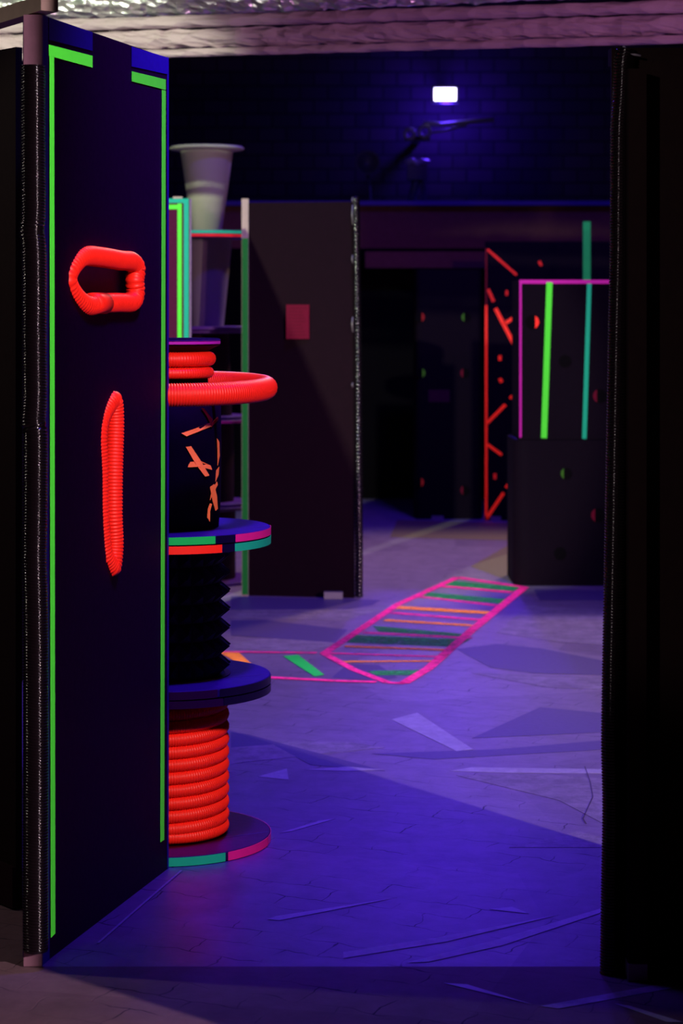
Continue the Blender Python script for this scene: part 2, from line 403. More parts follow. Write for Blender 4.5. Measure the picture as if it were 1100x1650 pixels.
oth = thing('lane_marking', 'pink outlined floor lane with orange and green brush marks beside the reel stack', 'floor marking', (lo.x, lo.y, 0))
stroke('outline', [(340,1051),(440,1052),(510,1053)], .03, M['f_flpink'], oth, .0034)
stroke('outline', [(340,1090),(440,1093),(540,1098),(606,1100)], .04, M['f_flpink'], oth, .0034)
for poly, m in [([(350,1051),(382,1050),(412,1077),(398,1079),(368,1060)], 'f_florange'), ([(456,1058),(480,1056),(522,1088),(507,1091)], 'f_dgreen')]:
    MB().slab([(p.x, p.y, .0024) for p in [gr(*q) for q in poly]], .0005, (0,0,1)).build('brush_mark', M[m], oth)

# ------------------------------------------------------------------ foreground partition panel on the left
N0 = Vector((-.7315, 5.15, 0)); U = Vector((.255, .967, 0)).normalized(); NR = Vector((U.y, -U.x, 0)); TH = .018; HP = 2.32
def onp(px, py, off=0):          # point where the sight line through a pixel meets the board face, moved off along its normal
    r = Vector(((px-550)/F, 1, -(py-HY)/F)); t = (N0.dot(NR))/(r.dot(NR))
    p = r*t; p.z += CH
    return p+NR*off
def sz(px, py):
    p = onp(px, py); return ((p-N0).dot(U), p.z)
SW = sz(271, 500)[0]
pan = thing('partition_panel', 'tall indigo partition board in front with green taped border and two red hose-edged holes', 'panel', (N0.x, N0.y, 0))
h1 = (sz(121,452)[0], sz(219,452)[0], sz(221,485)[1], sz(165,424)[1])
h2 = (sz(171,780)[0], sz(185,780)[0], sz(184,903)[1], sz(187,662)[1])
ss = sorted([0, SW, h1[0], h1[1], h2[0], h2[1]]); zz = sorted([0, HP, h1[2], h1[3], h2[2], h2[3]])
bd = MB()
def hole(s, z): return any(h[0] < s < h[1] and h[2] < z < h[3] for h in (h1, h2))
grid = [[not hole((ss[i]+ss[i+1])/2, (zz[j]+zz[j+1])/2) for j in range(5)] for i in range(5)]
def PW(s, z, o): p = N0+U*s+NR*o; return (p.x, p.y, z)
for i in range(5):
    for j in range(5):
        if not grid[i][j] or ss[i+1]-ss[i] < 1e-6: continue
        a, b, c, d = ss[i], ss[i+1], zz[j], zz[j+1]
        for o in (0, -TH): bd.add([PW(a,c,o), PW(b,c,o), PW(b,d,o), PW(a,d,o)], [(0,1,2,3) if o == 0 else (3,2,1,0)])
        def g(I, J): return 0 <= I < 5 and 0 <= J < 5 and grid[I][J]
        if not g(i-1, j): bd.add([PW(a,c,0), PW(a,d,0), PW(a,d,-TH), PW(a,c,-TH)], [(0,1,2,3)])
        if not g(i+1, j): bd.add([PW(b,c,0), PW(b,c,-TH), PW(b,d,-TH), PW(b,d,0)], [(0,1,2,3)])
        if not g(i, j-1): bd.add([PW(a,c,0), PW(a,c,-TH), PW(b,c,-TH), PW(b,c,0)], [(0,1,2,3)])
        if not g(i, j+1): bd.add([PW(a,d,0), PW(b,d,0), PW(b,d,-TH), PW(a,d,-TH)], [(0,1,2,3)])
bd.build('board', M['board'], pan)
MB().slab([PW(.02, .01, -.052), PW(SW-.005, .01, -.052), PW(SW-.005, HP-.01, -.052), PW(.02, HP-.01, -.052)], .006, -NR).build('back_board', M['board_blue'], pan)
def onquad(name, px, m, off=.0012, t=.0008, label=None, parent=pan):
    P = [onp(x, y, off) for x, y in px]
    o = MB().slab(P, t, NR).build(name, m, parent)
    if label: lab(o, label)
    return o
onquad('painted_patch', [(78,28),(148,52),(148,82),(78,64)], M['board_blue'], label='blue painted patch at top left of the board')
onquad('painted_patch', [(211,75),(270,93),(270,120),(211,107)], M['board_blue'], label='blue painted patch at top right of the board')
onquad('painted_edge', [(68,24),(76.5,27),(79,1551),(68,1558)], M['board_blue'], .0008)
onquad('painted_edge', [(268.5,92),(271,93),(271,1402),(268.5,1404)], M['board_blue'], .0008)
onquad('tape_strip', [(79,90),(86,91),(88,1504),(81,1511)], M['f_green'], label='long green tape down the near edge')
onquad('tape_strip', [(78,72),(148,90),(148,109),(78,90)], M['f_green'])
onquad('tape_strip', [(211.5,115),(266,128),(266,145),(211.5,131)], M['f_green'])
onquad('tape_strip', [(260,145),(266,146),(263.5,1353),(257.5,1357)], M['f_green'], label='long green tape down the far edge')
def ploop(px, off): return [onp(q[0], q[1], off+(q[2]*.35 if len(q) > 2 else 0)) for q in px]
loop1 = ploop([(116,452,-.016),(122,430,-.012),(138,413,0),(165,414,.004),(195,419,.004),(214,421,.004),(223,432,.004),(221,452,.004),(222,472,.004),(215,487,.004),(190,488,.004),(165,489,.004),(144,492,0),(127,477,-.012)], -TH/2)
hb = MB(); hose(hb, loop1, .0275, .0115, .13, 20, True)
h = hb.build('hose_edging', M['f_red'], pan, True); lab(h, 'red ribbed hose around the wide handhold hole')
# joint sleeve where the hose ends meet
sl = MB(); sl.tube(ploop([(152,489.5),(162,489),(172,489)], -TH/2), .0290, 20); sl.build('hose_joint', M['f_red'], h, True)
loop2 = ploop([(169,760,-.024),(167,705,-.022),(171,675,-.02),(178,655,-.008),(185,644,.002),(188,655,.004),(189,690,.004),(187,760,.004),(186.5,830,.004),(188,880,.004),(185,914,.0),(179,905,-.01),(174,885,-.02),(170,830,-.024)], -TH/2)
hb = MB(); hose(hb, loop2, .0265, .0092, .13, 20, True)
lab(hb.build('hose_edging', M['f_red'], pan, True), 'red ribbed hose around the tall narrow slot')
# post at the near end, hose over it
pa, pb = at(38, 500, 5.135), at(67.5, 500, 5.135)
pc = ((pa.x+pb.x)/2, 5.135+.0225)
MB().box((pc[0], pc[1], HP/2), (pb.x-pa.x, .045, HP-.004)).build('post', M['wood'], pan)
def black_hose(pxs, d, r, parent, pitch=.0072):
    P = [at(x, y, d) for x, y in pxs]; a = MB(); hose(a, P, r, pitch, .16, 16); return a.build('hose_edging', M['plastic'], parent, True)
lab(black_hose([(53,106),(53,200),(53.5,340),(51,372),(54.5,410),(55,560),(55.5,640),(53.5,682),(56.5,705),(56,830),(55,900),(57,1000),(57.5,1200),(57,1400),(57.5,1532)], 5.128, .0318, pan), 'black ribbed hose over the near post')
# top rail running back to the left
R = MB(); a0 = Vector((-.705, 5.10, 0)); a1 = Vector((-1.15, 5.84, 0)); dd = (a1-a0); L = dd.length; ang = math.atan2(dd.y, dd.x); mid = (a0+a1)/2
rl = MB().box((mid.x, mid.y, HP+.021), (L, .045, .038), ang).build('top_rail', M['pale_wood'], pan)

# black panel behind, left edge of the picture
lp = thing('partition_panel', 'black partition board at the left picture edge, behind the ribbed hose post', 'panel', (-1.18, 6.0, 0))
MB().box((-1.18, 6.015, 1.15), (1.0, .02, 2.30), math.atan2(.77, -.64)).build('board', M['black'], lp)
MB().box((-1.18-.0085, 6.015-.007, .06), (1.0, .018, .11), math.atan2(.77, -.64)).build('lit_strip', M['drum'], lp)  # lighter strip standing in for light on the lower board
hw = thing('partition_panel', 'unseen black partition added behind the left panels to cast shade', 'panel', (-1.7, 7.8, 0))  # hidden board added to throw a slanting shadow on the middle panel
q0, q1_ = Vector((-1.93, 7.0, 0)), Vector((-.99, 10.58, 0)); dv = q1_-q0
MB().box((*((q0+q1_)/2).xy, 1.16), (dv.length, .02, 2.32), math.atan2(dv.y, dv.x)).build('board', M['black'], hw)

# ------------------------------------------------------------------ right foreground panel
D1 = 5.10
x0 = at(985, 500, D1).x; HR = CH+D1*(HY-76)/F
rp = thing('partition_panel', 'black partition board filling the right picture edge, hose on its near edge', 'panel', (x0, D1, 0))
MB().box(((x0+1.60)/2, D1+.012, HR/2), (1.60-x0, .018, HR-.002)).build('board', M['black'], rp)
p1, p2 = at(1012, 500, 5.03), at(1041, 500, 5.03)
MB().box(((p1.x+p2.x)/2, 5.05, HR/2-.03), (p2.x-p1.x, .045, HR-.06)).build('post', M['black'], rp)
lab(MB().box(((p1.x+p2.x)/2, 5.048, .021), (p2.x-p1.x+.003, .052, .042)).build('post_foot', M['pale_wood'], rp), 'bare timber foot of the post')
MB().box(((x0+1.6)/2, D1+.045, HR-.02), (1.6-x0, .045, .04)).build('top_rail', M['black'], rp)
lab(black_hose([(1010,80),(1006,100),(1003,160),(1000,210),(999,330),(998,430),(996,520),(994,640),(992,760),(990,880),(988,1000),(986,1110),(985,1200),(987,1300),(985,1420),(984,1500),(983,1568)], D1-.012, .0265, rp), 'black ribbed hose on the edge by the opening')
cl = MB(); cl.tube([at(1004,74,5.07), at(1012,86,5.07), at(1022,88,5.07), at(1032,90,5.07)], .003, 6); lab(cl.build('tie_and_glint', M['chrome'], rp, True), 'thin pale line standing in for glints at the top')  # pale tube drawn in place of glints along the board top
# added partition, out of frame, placed to throw the wide floor shadow
rt = thing('partition_panel', 'unseen black partition added beside the right board to cast the floor shadow', 'panel', (1.45, 4.2, 0))
v0, v1 = Vector((1.28, 3.378, 0)), Vector((1.62, 5.06, 0)); dv = v1-v0
MB().box((*((v0+v1)/2).xy, 1.55), (dv.length, .03, 3.10), math.atan2(dv.y, dv.x)).build('board', M['black'], rt)

# ------------------------------------------------------------------ reel stack
RC = (at(272, 500, 6.36).x, 6.36)
DP = 6.36/F
RF = .306
def flange(z0, z1, m, parent, r=RF, c=RC, n=96, bore=0):
    b = .003
    prof = [(0, z0), (r-b, z0), (r, z0+b), (r, z1-b), (r-b, z1), (0, z1)]
    return MB().lathe(prof, (c[0], c[1], 0), n).build('flange', m, parent)
def edge(z0, z1, a0, a1, m, parent, r=RF, c=RC, name='edge_tape'):
    t = .0016
    return MB().lathe([(r+.0004, z0), (r+t, z0), (r+t, z1), (r+.0004, z1)], (c[0], c[1], 0), 40, math.radians(a0), math.radians(a1), True).build(name, m, parent)
def az(px, r=RF):      # azimuth (deg) of the rim point seen at a pixel column on the near side
    c = max(-1, min(1, (px-272)*DP/r)); return -math.degrees(math.acos(c))
# bottom reel
r1 = thing('cable_reel', 'bottom reel of the near stack, its core wound with red ribbed hose', 'reel', (RC[0], RC[1], 0), 'reels of the near stack')
flange(.002, .028, M['flange_p'], r1)
edge(.002, .027, az(374), -12+0, M['f_pink'], r1); edge(.002, .027, -178, az(370), M['f_teal'], r1)
edge(.002, .027, -10, 178, M['f_mag'], r1)
MB().lathe([(.14, .028), (.14, .448)], (RC[0], RC[1], 0), 40).build('core', M['drum'], r1, True)
hp = []
turns = 10.85; rh = .0197; Rh = .1625
for i in range(int(turns*64)+1):
    a = 2*PI*i/64; hp.append((RC[0]+Rh*math.cos(a+2.2), RC[1]+Rh*math.sin(a+2.2), .028+rh+ max(0, a/(2*PI)-.75)*.0375))
hb = MB(); Q = resample(hp, .0072/RIB)
hb.tube(Q, lambda i: rh*(1-.10*(.5-.5*math.cos(2*PI*i/RIB))**1.5), 12); lab(hb.build('wound_hose', M['f_red'], r1, True), 'red ribbed hose wound round the core')
flange(.452, .476, M['flange_p'], r1)
edge(.453, .475, -178, az(366), M['plum_tape'], r1); edge(.453, .475, az(368), 0, M['dark_tape'], r1)
# middle reel
r2 = thing('cable_reel', 'middle reel of the near stack, its core clad in black pyramid foam', 'reel', (RC[0], RC[1], .478), 'reels of the near stack')
Z2 = .478
flange(Z2, Z2+.025, M['flange'], r2)
edge(Z2+.001, Z2+.024, -178, az(358), M['plum_tape'], r2); edge(Z2+.001, Z2+.024, az(362), 0, M['dark_tape'], r2)
lab(MB().lathe([(.168, Z2+.0255), (.185, Z2+.0255), (.185, Z2+.028), (.168, Z2+.028)], (RC[0], RC[1], 0), 64, closed=True).build('foam_hem', mat('mustard_glue', (.35, .28, .02), .6), r2), 'thin mustard glue line under the foam')
MB().lathe([(.15, Z2+.025), (.15, .895)], (RC[0], RC[1], 0), 48).build('core', M['drum'], r2, True)
fm = MB(); rows = 7; cells = 24; zb, zt = Z2+.029, .893; ro = .155; rt_ = .187
for j in range(rows):
    za, zc = zb+(zt-zb)*j/rows, zb+(zt-zb)*(j+1)/rows
    for i in range(cells):
        a, b = 2*PI*i/cells, 2*PI*(i+1)/cells; am = (a+b)/2
        def q(r, t, z): return (RC[0]+r*math.cos(t), RC[1]+r*math.sin(t), z)
        fm.add([q(ro,a,za), q(ro,b,za), q(ro,b,zc), q(ro,a,zc), q(rt_,am,(za+zc)/2)], [(0,1,4),(1,2,4),(2,3,4),(3,0,4)])
lab(fm.build('foam_cladding', M['rubber'], r2), 'black foam of square pyramids')
flange(.896, .921, M['flange'], r2)
edge(.897, .920, -178, az(365), M['f_red'], r2); edge(.897, .920, az(366), az(383), M['dark_tape'], r2); edge(.897, .920, az(384), 10, M['f_teal'], r2)
# top drum
r3 = thing('drum', 'black drum topping the near stack, orange tape crosses and red hose hoop', 'drum', (RC[0], RC[1], .923), 'reels of the near stack')
Z3 = .923
flange(Z3, Z3+.024, M['flange'], r3)
edge(Z3+.001, Z3+.023, -178, az(355), M['f_dgreen'], r3); edge(Z3+.001, Z3+.023, az(356), az(384), M['dark_tape'], r3); edge(Z3+.001, Z3+.023, az(385), 10, M['f_pink'], r3)
scz = Z3+.0243
def wedge(c, r, a0, a1, off, z):    # chord-cut patch on a disc
    P = [(c[0]+r*math.cos(a0+(a1-a0)*i/20), c[1]+r*math.sin(a0+(a1-a0)*i/20), z) for i in range(21)]
    return P
for (par, z, a0, a1) in [(r3, scz, -2.2, -1.72), (r2, Z2+.0253, -2.3, -1.45)]:
    MB().slab(wedge(RC, RF-.004, a0, a1, 0, z), .0004, (0,0,1)).build('scuff_patch', M['scuff'], par)
for (par, z) in [(r3, scz), (r2, Z2+.0253), (r1, .0283)]:
    y_ = RC[1]-.02
    MB().slab([(RC[0]+.10, y_-.100, z), (RC[0]+.298, y_+.01, z), (RC[0]+.297, y_+.015, z), (RC[0]+.10, y_-.094, z)], .0004, (0,0,1)).build('board_seam', M['scuff'], par)
zt3 = CH-6.36*(HY*0+552-HY)/F
MB().lathe([(.150, Z3+.024), (.156, Z3+.10), (.158, 1.20), (.156, 1.36), (.118, 1.365), (.118, 1.47)], (RC[0], RC[1], 0), 64).build('drum_wall', M['drum'], r3, True)
# tape pieces on the drum wall
def drum_piece(px, m=M['f_orange'], r=.1592):
    V = []; k = len(px)
    for rr in (r, r+.0012):
        for x, y in px:
            c = max(-.995, min(.995, (x-272)*DP/r)); a = -math.acos(c)
            yy = RC[1]+r*math.sin(a); z = CH-(y-HY)/F*yy; X = (x-550)/F*yy
            V.append((RC[0]+rr*math.cos(a), RC[1]+rr*math.sin(a), z))
    MB().add(V, [tuple(range(k)), tuple(range(2*k-1, k-1, -1))]+[(i, (i+1) % k, k+(i+1) % k, k+i) for i in range(k)]).build('tape_piece', m, r3)
for p in [[(298,698),(320,690),(341,681),(343,687),(325,695),(306,703)],
          [(305,720),(313,719),(326,740),(340,766),(334,768),(320,748)],
          [(309,749),(312,744),(328,743),(342,750),(344,757),(326,752),(308,753)],
          [(341,785),(347,780),(351,800),(352,820),(349,823),(345,808)],
          [(337,834),(338,820),(341,811),(344,812),(341,824),(341,841)],
          [(351,706),(354,712),(354.6,735),(352,750),(352,725)],
          [(350,758),(354,752),(353,765),(349,776)],
          [(344,789),(351,776),(352,781),(341,806)]]:
    drum_piece(p)
drum_piece([(328,657),(332,658),(345,676),(342,684),(337,672)], M['f_dred'])
drum_piece([(341,684),(352,672),(353,676),(343,688)], M['f_dred'])
# hoop and coils
zr = CH-(625-HY)*DP
tp = [(RC[0]+.293*math.cos(a), RC[1]+.293*math.sin(a), zr-.010*math.sin(a)*-1) for a in [2*PI*i/48 for i in range(48)]]
hb = MB(); hose(hb, tp, .0345, .0078, .07, 20, True); lab(hb.build('hose_hoop', M['f_red'], r3, True), 'wide red ribbed hose hoop')
# struts holding the hoop
for a in (PI/2, PI/2+2.1, PI/2-2.1):
    st = MB(); st.tube([(RC[0]+.15*math.cos(a), RC[1]+.15*math.sin(a), 1.352), (RC[0]+.27*math.cos(a), RC[1]+.27*math.sin(a), 1.352)], .008, 8)
    st.build('hoop_bracket', M['plastic'], r3)
for i, (py, rr, tr) in enumerate([(600, .118, .0175), (578, .124, .0225)]):
    z = CH-(py-HY)*DP
    tp = [(RC[0]+(rr-tr+.018)*math.cos(a), RC[1]+(rr-tr+.018)*math.sin(a), z) for a in [2*PI*i/40 for i in range(40)]]
    hb = MB(); hose(hb, tp, tr, .0078, .06, 14, True); hb.build('hose_coil', M['f_red'], r3, True)
zc = CH-(545-HY)*DP
MB().lathe([(.118, zc-.052), (.122, zc-.035), (.150, zc-.022), (.1535, zc-.020), (.1535, zc-.002), (.150, zc), (0, zc)], (RC[0], RC[1], 0), 64).build('drum_lid', M['drum'], r3, True)
edge(zc-.0165, zc-.008, -178, 0, M['f_mag'], r3, r=.1536)
edge(zc-.006, zc-.003, -178, 0, M['scuff'], r3, r=.1536, name='lid_rim')

# ------------------------------------------------------------------ green edged board behind the stack
GD = 11.35
ga, gb = at(200, 320, GD), at(305.5, 320, GD)
gp = thing('partition_panel', 'black board with teal and green taped border between hose stack and bucket tower', 'panel', ((ga.x+gb.x)/2, GD, 0))
gx0 = gb.x-.62
MB().box(((gx0+gb.x)/2, GD+.01, gb.z/2), (gb.x-gx0, .018, gb.z)).build('board', M['board'], gp)
def fq(name, x0, y0, x1, y1, d, m, parent, t=.002):
    a, b = at(x0, y0, d), at(x1, y1, d)
    return MB().box(((a.x+b.x)/2, d-t/2, (a.z+b.z)/2), (abs(b.x-a.x), t, abs(a.z-b.z))).build(name, m, parent)
gz = at(300, 940, GD).z
fq('tape_strip', 296, 320, 304, 940, GD-.0005, M['f_teal'], gp); fq('tape_strip', 150, 320, 296, 327, GD-.0005, M['f_teal'], gp)
fq('tape_strip', 286, 328, 292.5, 940, GD-.0005, M['f_green'], gp); fq('tape_strip', 150, 330, 286, 337, GD-.0005, M['f_green'], gp)
MB().box((gb.x+.004, GD+.01, gb.z/2), (.006, .03, gb.z)).build('edge_trim', M['scuff'], gp)
MB().box((at(286,318,GD).x, GD+.02, gb.z+.006), (.05, .03, .010)).build('bracket', M['pale_wood'], gp)

# ------------------------------------------------------------------ far bucket tower
FC = (at(333, 500, 12.45).x, 12.45); FP = 12.45/F
def fz(py): return CH-(py-HY)*FP
levels = [0.0, fz(812), fz(674), fz(531), fz(379)]
def far_reel(z0, z1, rb, rt2, label, wall, low, top, r=.295):
    t = thing('cable_reel', label, 'reel', (FC[0], FC[1], z0), 'reels of the far tower')
    flange(z0+.001, z0+.02, M['flange'], t, r, FC, 64)
    flange(z1-.019, z1-.001, M['flange'], t, r, FC, 64)
    MB().lathe([(rb, z0+.02), (rt2, z1-.019)], (FC[0], FC[1], 0), 48).build('core', wall, t, True)
    if low: edge(z0+.003, z0+.018, -175, 10, low, t, r, FC)
    if top: edge(z1-.017, z1-.003, -175, 10, top, t, r, FC)
    return t
M['pail'] = mat('cream_pail', (.6, .58, .42), .5, .3)
M['cream_cone'] = mat('cream_cone', (.35, .30, .26), .55, .3)
far_reel(levels[0], levels[1], .17, .17, 'bottom reel of the far tower, beside the green edge strip', M['drum'], None, M['dark_tape'], .30)
far_reel(levels[1], levels[2], .16, .16, 'second reel of the far tower, one up from the floor, pink top rim', M['drum'], None, M['f_mag'], .27)
far_reel(levels[2], levels[3], .15, .13, 'third reel of the far tower, level with the red hoop', M['drum'], None, None, .24)
far_reel(levels[3], levels[4], .10, .15, 'top reel of the far tower under the pail, red and teal rim', M['cream_cone'], None, M['f_dred'])
bk = thing('pail', 'tall tapered pail with wide lid on top of the far tower', 'pail', (FC[0], FC[1], levels[4]))
zl = fz(243)
MB().lathe([(.0, levels[4]+.021), (.088, levels[4]+.021), (.155, zl-.005)], (FC[0], FC[1], 0), 56).build('pail_wall', M['pail'], bk, True)
MB().lathe([(0, zl-.004), (.155, zl-.004), (.215, zl+.006), (.222, zl+.014), (.21, zl+.024), (.12, zl+.03), (0, zl+.03)], (FC[0], FC[1], 0), 64).build('lid', M['pail'], bk, True)
MB().lathe([(0, levels[4]+.001), (.296, levels[4]+.001), (.296, levels[4]+.020), (0, levels[4]+.020)], (FC[0], FC[1], 0), 64).build('base_board', M['flange'], bk)
edge(levels[4]+.003, levels[4]+.018, -175, 10, M['f_teal'], bk, .296, FC)

# ------------------------------------------------------------------ middle black panel with paper notice
a, b = gr(400, 960), gr(571, 964)
ZM = CH+11.76*(HY-326)/F
mp_ = thing('partition_panel', 'grey-black partition board with a crimson notice and green edge strip', 'panel', (a.x, a.y, 0))
dv = b-a; an = math.atan2(dv.y, dv.x); mid = (a+b)/2
MB().box((mid.x, mid.y+.01, ZM/2), (dv.length, .018, ZM), an).build('board', M['grey_board'], mp_)
l0, l1 = at(389, 320, 11.78), at(400, 320, 11.78)
MB().box(((l0.x+l1.x)/2, 11.81, l0.z/2), (l1.x-l0.x, .04, l0.z)).build('post', M['pale_wood'], mp_)
fq('edge_tape', 390, 384, 399.5, 958, 11.787, M['f_forest'], mp_)
fq('notice_sheet', 461, 491, 498, 546, 11.735, M['f_poster'], mp_)
nt = [o for o in bpy.data.objects if o.name.startswith('notice_sheet')][0]; lab(nt, 'crimson paper notice')
for k in range(9): 
    y = 496+k*5.4
    fq('print_line', 465, y, 494-(k*7 % 9), y+1.4, 11.7325, M['f_poster2'], nt, .0006)
hb = MB(); P = [at(x, y, 11.69) for x, y in [(573,318),(574,420),(576,560),(577,700),(578,860),(578,962)]]; hose(hb, P, .024, .02, .12, 10); hb.build('hose_edging', M['plastic'], mp_, True)
for (y0, y1) in [(318,326), (330,362), (411,424), (511,535), (617,624)]:
    cs = MB(); cs.tube([at(568, y0, 11.66), at(567, (y0+y1)/2, 11.655), at(568.5, y1, 11.66)], .003, 6); cs.build('tie_and_glint', M['steel'], mp_, True)
fq('foot_bracket', 522, 952.5, 552, 963.5, 11.68, M['steel'], mp_, .05)

# ------------------------------------------------------------------ far right tower with port holes
TD = 12.25
def rrect(x0, x1, y0, y1, r, z0, z1, n=6):
    P = []
    for cx, cy, a0 in [(x1-r, y1-r, 0), (x0+r, y1-r, PI/2), (x0+r, y0+r, PI), (x1-r, y0+r, 1.5*PI)]:
        for i in range(n+1): a = a0+PI/2*i/n; P.append((cx+r*math.cos(a), cy+r*math.sin(a), z0))
    return MB().slab(P, z1-z0, (0,0,1))
zmid = CH-(709-HY)/F*TD; ztop = CH-(451-HY)/F*TD
tl = thing('barricade_block', 'lower black barricade block with rounded corners and dark port holes', 'barricade', (1.35, TD+.3, 0), 'stacked barricade blocks')
rrect(at(827,700,TD).x, 1.80, TD-.03, TD+.55, .09, .002, zmid).build('body', M['black_far'], tl)
tu = thing('barricade_block', 'upper barricade block with magenta border and green and teal vertical stripes', 'barricade', (1.35, TD+.3, zmid), 'stacked barricade blocks')
rrect(at(836,700,TD).x, 1.80, TD, TD+.52, .008, zmid+.002, ztop).build('body', M['black_far'], tu)

fq('border_tape', 836.5, 451, 990, 457, TD-.0005, M['f_mag'], tu); fq('border_tape', 836.5, 457, 840, 705, TD-.0005, M['f_mag'], tu)
def slant(name, x0, y0, x1, y1, wpx, d, m, parent, t=.002):
    A, B = at(x0, y0, d), at(x1, y1, d); v = (B-A).normalized(); nn = Vector((-v.z, 0, v.x))*(wpx*d/F/2)
    return MB().slab([A-nn, B-nn, B+nn, A+nn], t, (0,-1,0)).build(name, m, parent)
slant('stripe_tape', 885, 455, 876, 706, 9.5, TD-.001, M['f_green'], tu)
slant('stripe_tape', 949, 457, 941, 707, 7, TD-.001, M['f_teal'], tu)
def port(px, py, d, rpx, m, parent, side=1, squash=1):
    c = at(px, py, d); r = rpx*d/F
    P = [(c.x+r*math.cos(2*PI*i/24), c.y, c.z+r*math.sin(2*PI*i/24)) for i in range(24)]
    o = MB().slab(P, .003, (0,-1,0)).build('port_hole', M['deep'], parent)
    if m:
        V = []; k = 12
        for i in range(k+1):
            a = -1.15+2.3*i/k; V.append((c.x+side*r*math.cos(a), c.y-.0035, c.z+r*math.sin(a)))
        for i in range(k+1):
            a = 1.15-2.3*i/k; V.append((c.x+side*(r*math.cos(a)-r*.55*math.cos(a*1.36)), c.y-.0035, c.z+r*math.sin(a)))
        MB().slab(V, .001, (0,-1,0)).build('lining', m, o)
port(857, 519, TD-.0005, 11, M['f_red'], tu); port(910, 582, TD-.0005, 10, None, tu); port(966, 638, TD-.0005, 11, M['f_poster'], tu, -1)
port(912, 763, TD-.0305, 9, M['f_dimgreen'], tl, -1); port(963, 830, TD-.0305, 11, M['f_poster'], tl, -1); port(902, 892, TD-.0305, 10, None, tl)

# board behind with red line drawing
BD = 16.0
bl = at(781, 840, BD)
bp_ = thing('partition_panel', 'black board with red zigzag tape lines behind the striped barricade blocks', 'panel', (1.6, BD, 0))
zt_ = CH+(HY-389)/F*BD
MB().box(((bl.x+2.35)/2, BD+.02, zt_/2), (2.35-bl.x, .03, zt_)).build('board', M['black_far'], bp_)
bf = BD+.004
for (x0, y0, x1, y1, wv, m) in [(783,492,783,836,3.6,'f_red'), (783,400,783,492,2.2,'f_poster'), (785,402,832,443,4,'f_dred'), (786,466,795,486,5,'f_dred'),
      (798,497,832,563,6,'f_red'), (812,522,836,506,5,'f_red'), (821,642,833,632,4.5,'f_red'), (784,682,814,652,5,'f_red'), (785,716,808,733,4.5,'f_red'),
      (815,786,829,766,5,'f_red'), (783,836,811,794,5,'f_red'), (816,468,816,476,4,'f_dred'), (805,573,805,581,5,'f_red'), (805,610,808,616,5,'f_red'), (868,421,872,428,4,'f_dred'), (797,763,797,772,4.5,'f_dred')]:
    slant('tape_line', x0, y0, x1, y1, wv, bf, M[m], bp_)
fq('tape_line', 831, 562, 836, 586, bf, M['f_dgreen'], bp_)
fq('foot_bracket', 790, 832, 806, 840, BD-.002, M['steel'], bp_, .04)
# slat standing above
sp = thing('marker_post', 'slim teal-faced upright rising behind the striped barricade block', 'post', (at(945,400,14.5).x, 14.5, 0))
s0, s1 = at(939, 356, 14.5), at(951, 356, 14.5)
MB().box(((s0.x+s1.x)/2, 14.52, s0.z/2), (s1.x-s0.x, .03, s0.z)).build('upright', M['black_far'], sp)
fq('face_strip', 939, 357, 951, 700, 14.504, M['f_dteal'], sp)

# dark column with coloured ports
k0, k1 = at(669, 838, 16.1), at(777, 838, 16.1)
zk = CH+(HY-434)/F*16.1
kc = thing('barricade_block', 'distant black column with small coloured port holes beside the red-taped board', 'barricade', ((k0.x+k1.x)/2, 16.3, 0))
rrect(k0.x, k1.x, 16.1, 16.6, .05, .002, zk).build('body', M['black_far'], kc)
for x, y, m, s_ in [(676,511,'f_dimred',1), (751,511,'f_dimgreen',-1), (677,601,'f_dimgreen',1), (749,601,'f_poster',-1), (675,777,'f_dimred',1), (749,790,'f_poster',-1)]:
    port(x, y, 16.0985, 7.5, M[m], kc, s_)
fq('foot_bracket', 695, 831, 714, 839, 16.09, M['steel'], kc, .04)
fq('label_plate', 690, 628, 724, 648, 16.098, M['board'], kc)

# ------------------------------------------------------------------ foil ducts under the ceiling
def duct_path(y_l, y_r, xl=-4.9, xr=6.9, off=0):
    # a long straight run: depth 9.7 at the left of frame, 9.05 at the right
    P = []
    for i in range(60):
        t = i/59; X = xl+(xr-xl)*t; Y = 9.42-.22*X+off
        P.append((X, Y))
    return P
def zpx(py, d): return CH+(HY-py)/F*d
rnd = random.Random(3)
def duct(name, py, rpx, m, label, off=0, wob=.006, n=20, seg=240, rise=0):
    r = rpx*9.4/F; z = zpx(py, 9.4); P = []
    for i in range(seg):
        t = i/(seg-1); X = -4.9+11.8*t; P.append(Vector((X, 9.42-.22*X+off, z+rise*X+rnd.uniform(-wob, wob)*.4)))
    rs = [r*(1+rnd.uniform(-.05, .05)) for _ in P]
    a = MB(); a.tube(P, lambda i: rs[i], n)
    a.v = [(x+rnd.uniform(-wob, wob), y+rnd.uniform(-wob, wob), zz_+rnd.uniform(-wob, wob)) for x, y, zz_ in a.v]
    loc = (0, 9.42, z)
    o = a.build(name, m, None, False, loc); return tag(o, label, 'duct', 'ducts and pipes under the ceiling')
duct('foil_duct', -27, 38, M['foil'], 'crinkled silver foil duct, topmost of the overhead run', .05, .005, 26, 420, .012)
duct('wrapped_pipe', 29, 10, M['film'], 'wrapped pipe directly under the silver foil duct', -.06, .002)
duct('wrapped_pipe', 55, 15, M['film'], 'thickest wrapped pipe in the overhead run', -.02, .005, 24, 300)
duct('wrapped_pipe', 79, 6.5, M['film'], 'lowest wrapped pipe of the overhead run', -.04, .002)

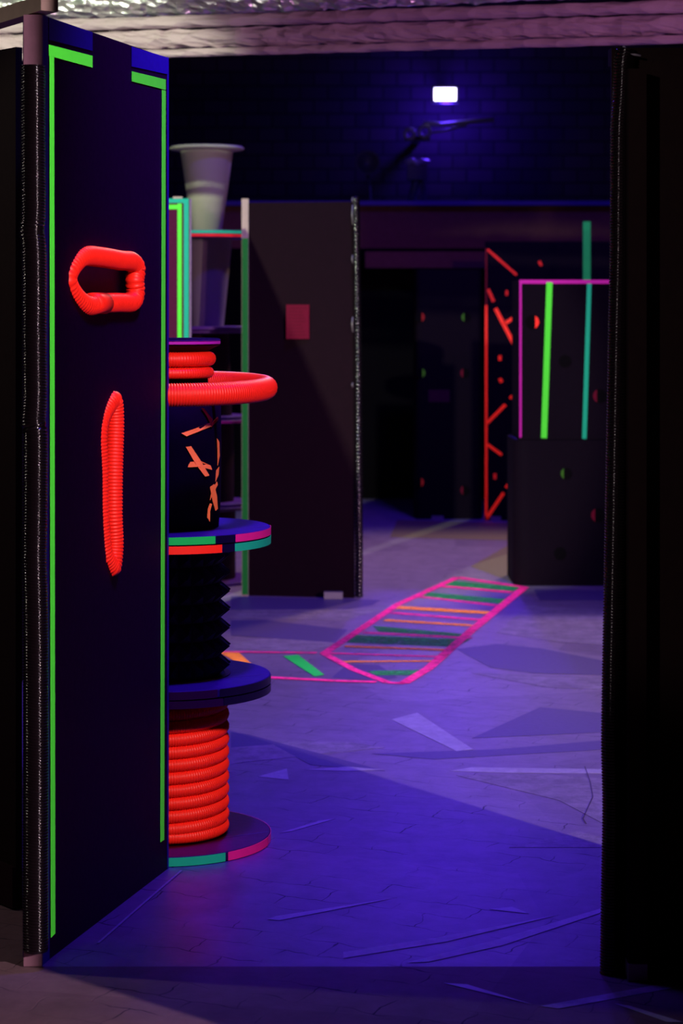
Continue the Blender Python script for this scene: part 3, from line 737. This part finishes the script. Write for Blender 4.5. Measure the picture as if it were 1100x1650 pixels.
# ------------------------------------------------------------------ lamp and fixtures on the back wall
LD = 20.0
fc = at(717, 152, LD)
fm_ = thing('flood_lamp', 'glowing blue-white flood lamp high on the back wall', 'lamp', fc)
MB().box((fc.x, LD+.05, fc.z), (.25, .09, .16)).build('housing', M['housing'], fm_)
lm = MB().box((fc.x, LD-.0, fc.z), (.205, .012, .118)).build('lens', M['lens'], fm_)
MB().box((fc.x, LD+.30, fc.z+.02), (.04, .5, .03)).build('bracket', M['housing'], fm_)
# steel bar with clamps
def tube_px(name, pts, d, r, m, label, cat, grp=None):
    a = MB(); a.tube([at(x, y, d) for x, y in pts], r, 10); c = at(*pts[0], d)
    o = a.build(name, m, None, True, c); return tag(o, label, cat, grp)
br_ = thing('wall_bar', 'metal bar with clamp rings below the flood lamp', 'bar', at(700, 205, 19.9))
a = MB(); a.tube([at(682,199,19.9), at(712,201,19.9), at(740,198,19.9), at(795,193,19.9)], .022, 8); a.build('bar', M['chrome'], br_, True)
a = MB(); a.tube([at(690,214,19.88), at(715,211,19.88), at(752,201,19.88)], .014, 8); a.build('stay', M['chrome'], br_, True)
for x, y, r in [(660,216,.045), (684,212,.05)]:
    c = at(x, y, 19.86); T = [(c.x+r*math.cos(2*PI*i/20), c.y, c.z+r*math.sin(2*PI*i/20)) for i in range(20)]
    a = MB(); a.tube(T, .018, 8, True, up=Vector((0,1,0))); a.build('clamp_ring', M['chrome'], br_, True)
MB().box(at(672, 224, 19.9), (.24, .1, .03)).build('shelf', M['housing'], br_)
MB().box((at(672,224,20).x, 20.2, at(672,224,20).z), (.06, .7, .03)).build('wall_arm', M['housing'], br_)
ar = thing('stage_light', 'dark spotlight on a stand against the blue-lit brick wall', 'lamp', at(668, 332, 18.15))
a = MB(); a.tube([at(660,332,18.15), at(676,268,18.15)], .035, 8); a.build('stand', M['housing'], ar, True)
a = MB(); a.tube([at(684,330,18.15), at(676,268,18.15)], .02, 8); a.build('stand', M['housing'], ar, True)
a = MB(); a.tube([at(654,262,18.1), at(664,258,18.05), at(672,263,18.05), at(680,259,18.05), at(690,261,18.1)], .02, 8); a.build('yoke', M['chrome'], ar, True)
MB().box(at(672, 276, 18.15), (.17, .16, .15)).build('lamp_body', M['housing'], ar)
fa = thing('stage_light', 'dark round spotlight head above the grey-black board', 'lamp', at(592, 262, 18.12))
c = at(592, 262, 18.12)
def ylathe(prof, c, n=28):
    a = MB(); a.lathe(prof, (0, 0, 0), n); a.v = [(c.x+x, c.y-z, c.z+y) for x, y, z in a.v]; return a
ylathe([(0, -.16), (.06, -.16), (.09, -.10), (.098, .02), (.106, .03), (.106, .045), (.088, .045), (.085, .01), (0, .0)], c).build('lamp_body', M['housing'], fa, True)
a = MB(); a.tube([(c.x, c.y+.06, c.z-.09), (c.x+.02, c.y+.02, c.z-.2), (c.x+.03, c.y, ZL+.04)], .014, 8); a.build('stem', M['housing'], fa)
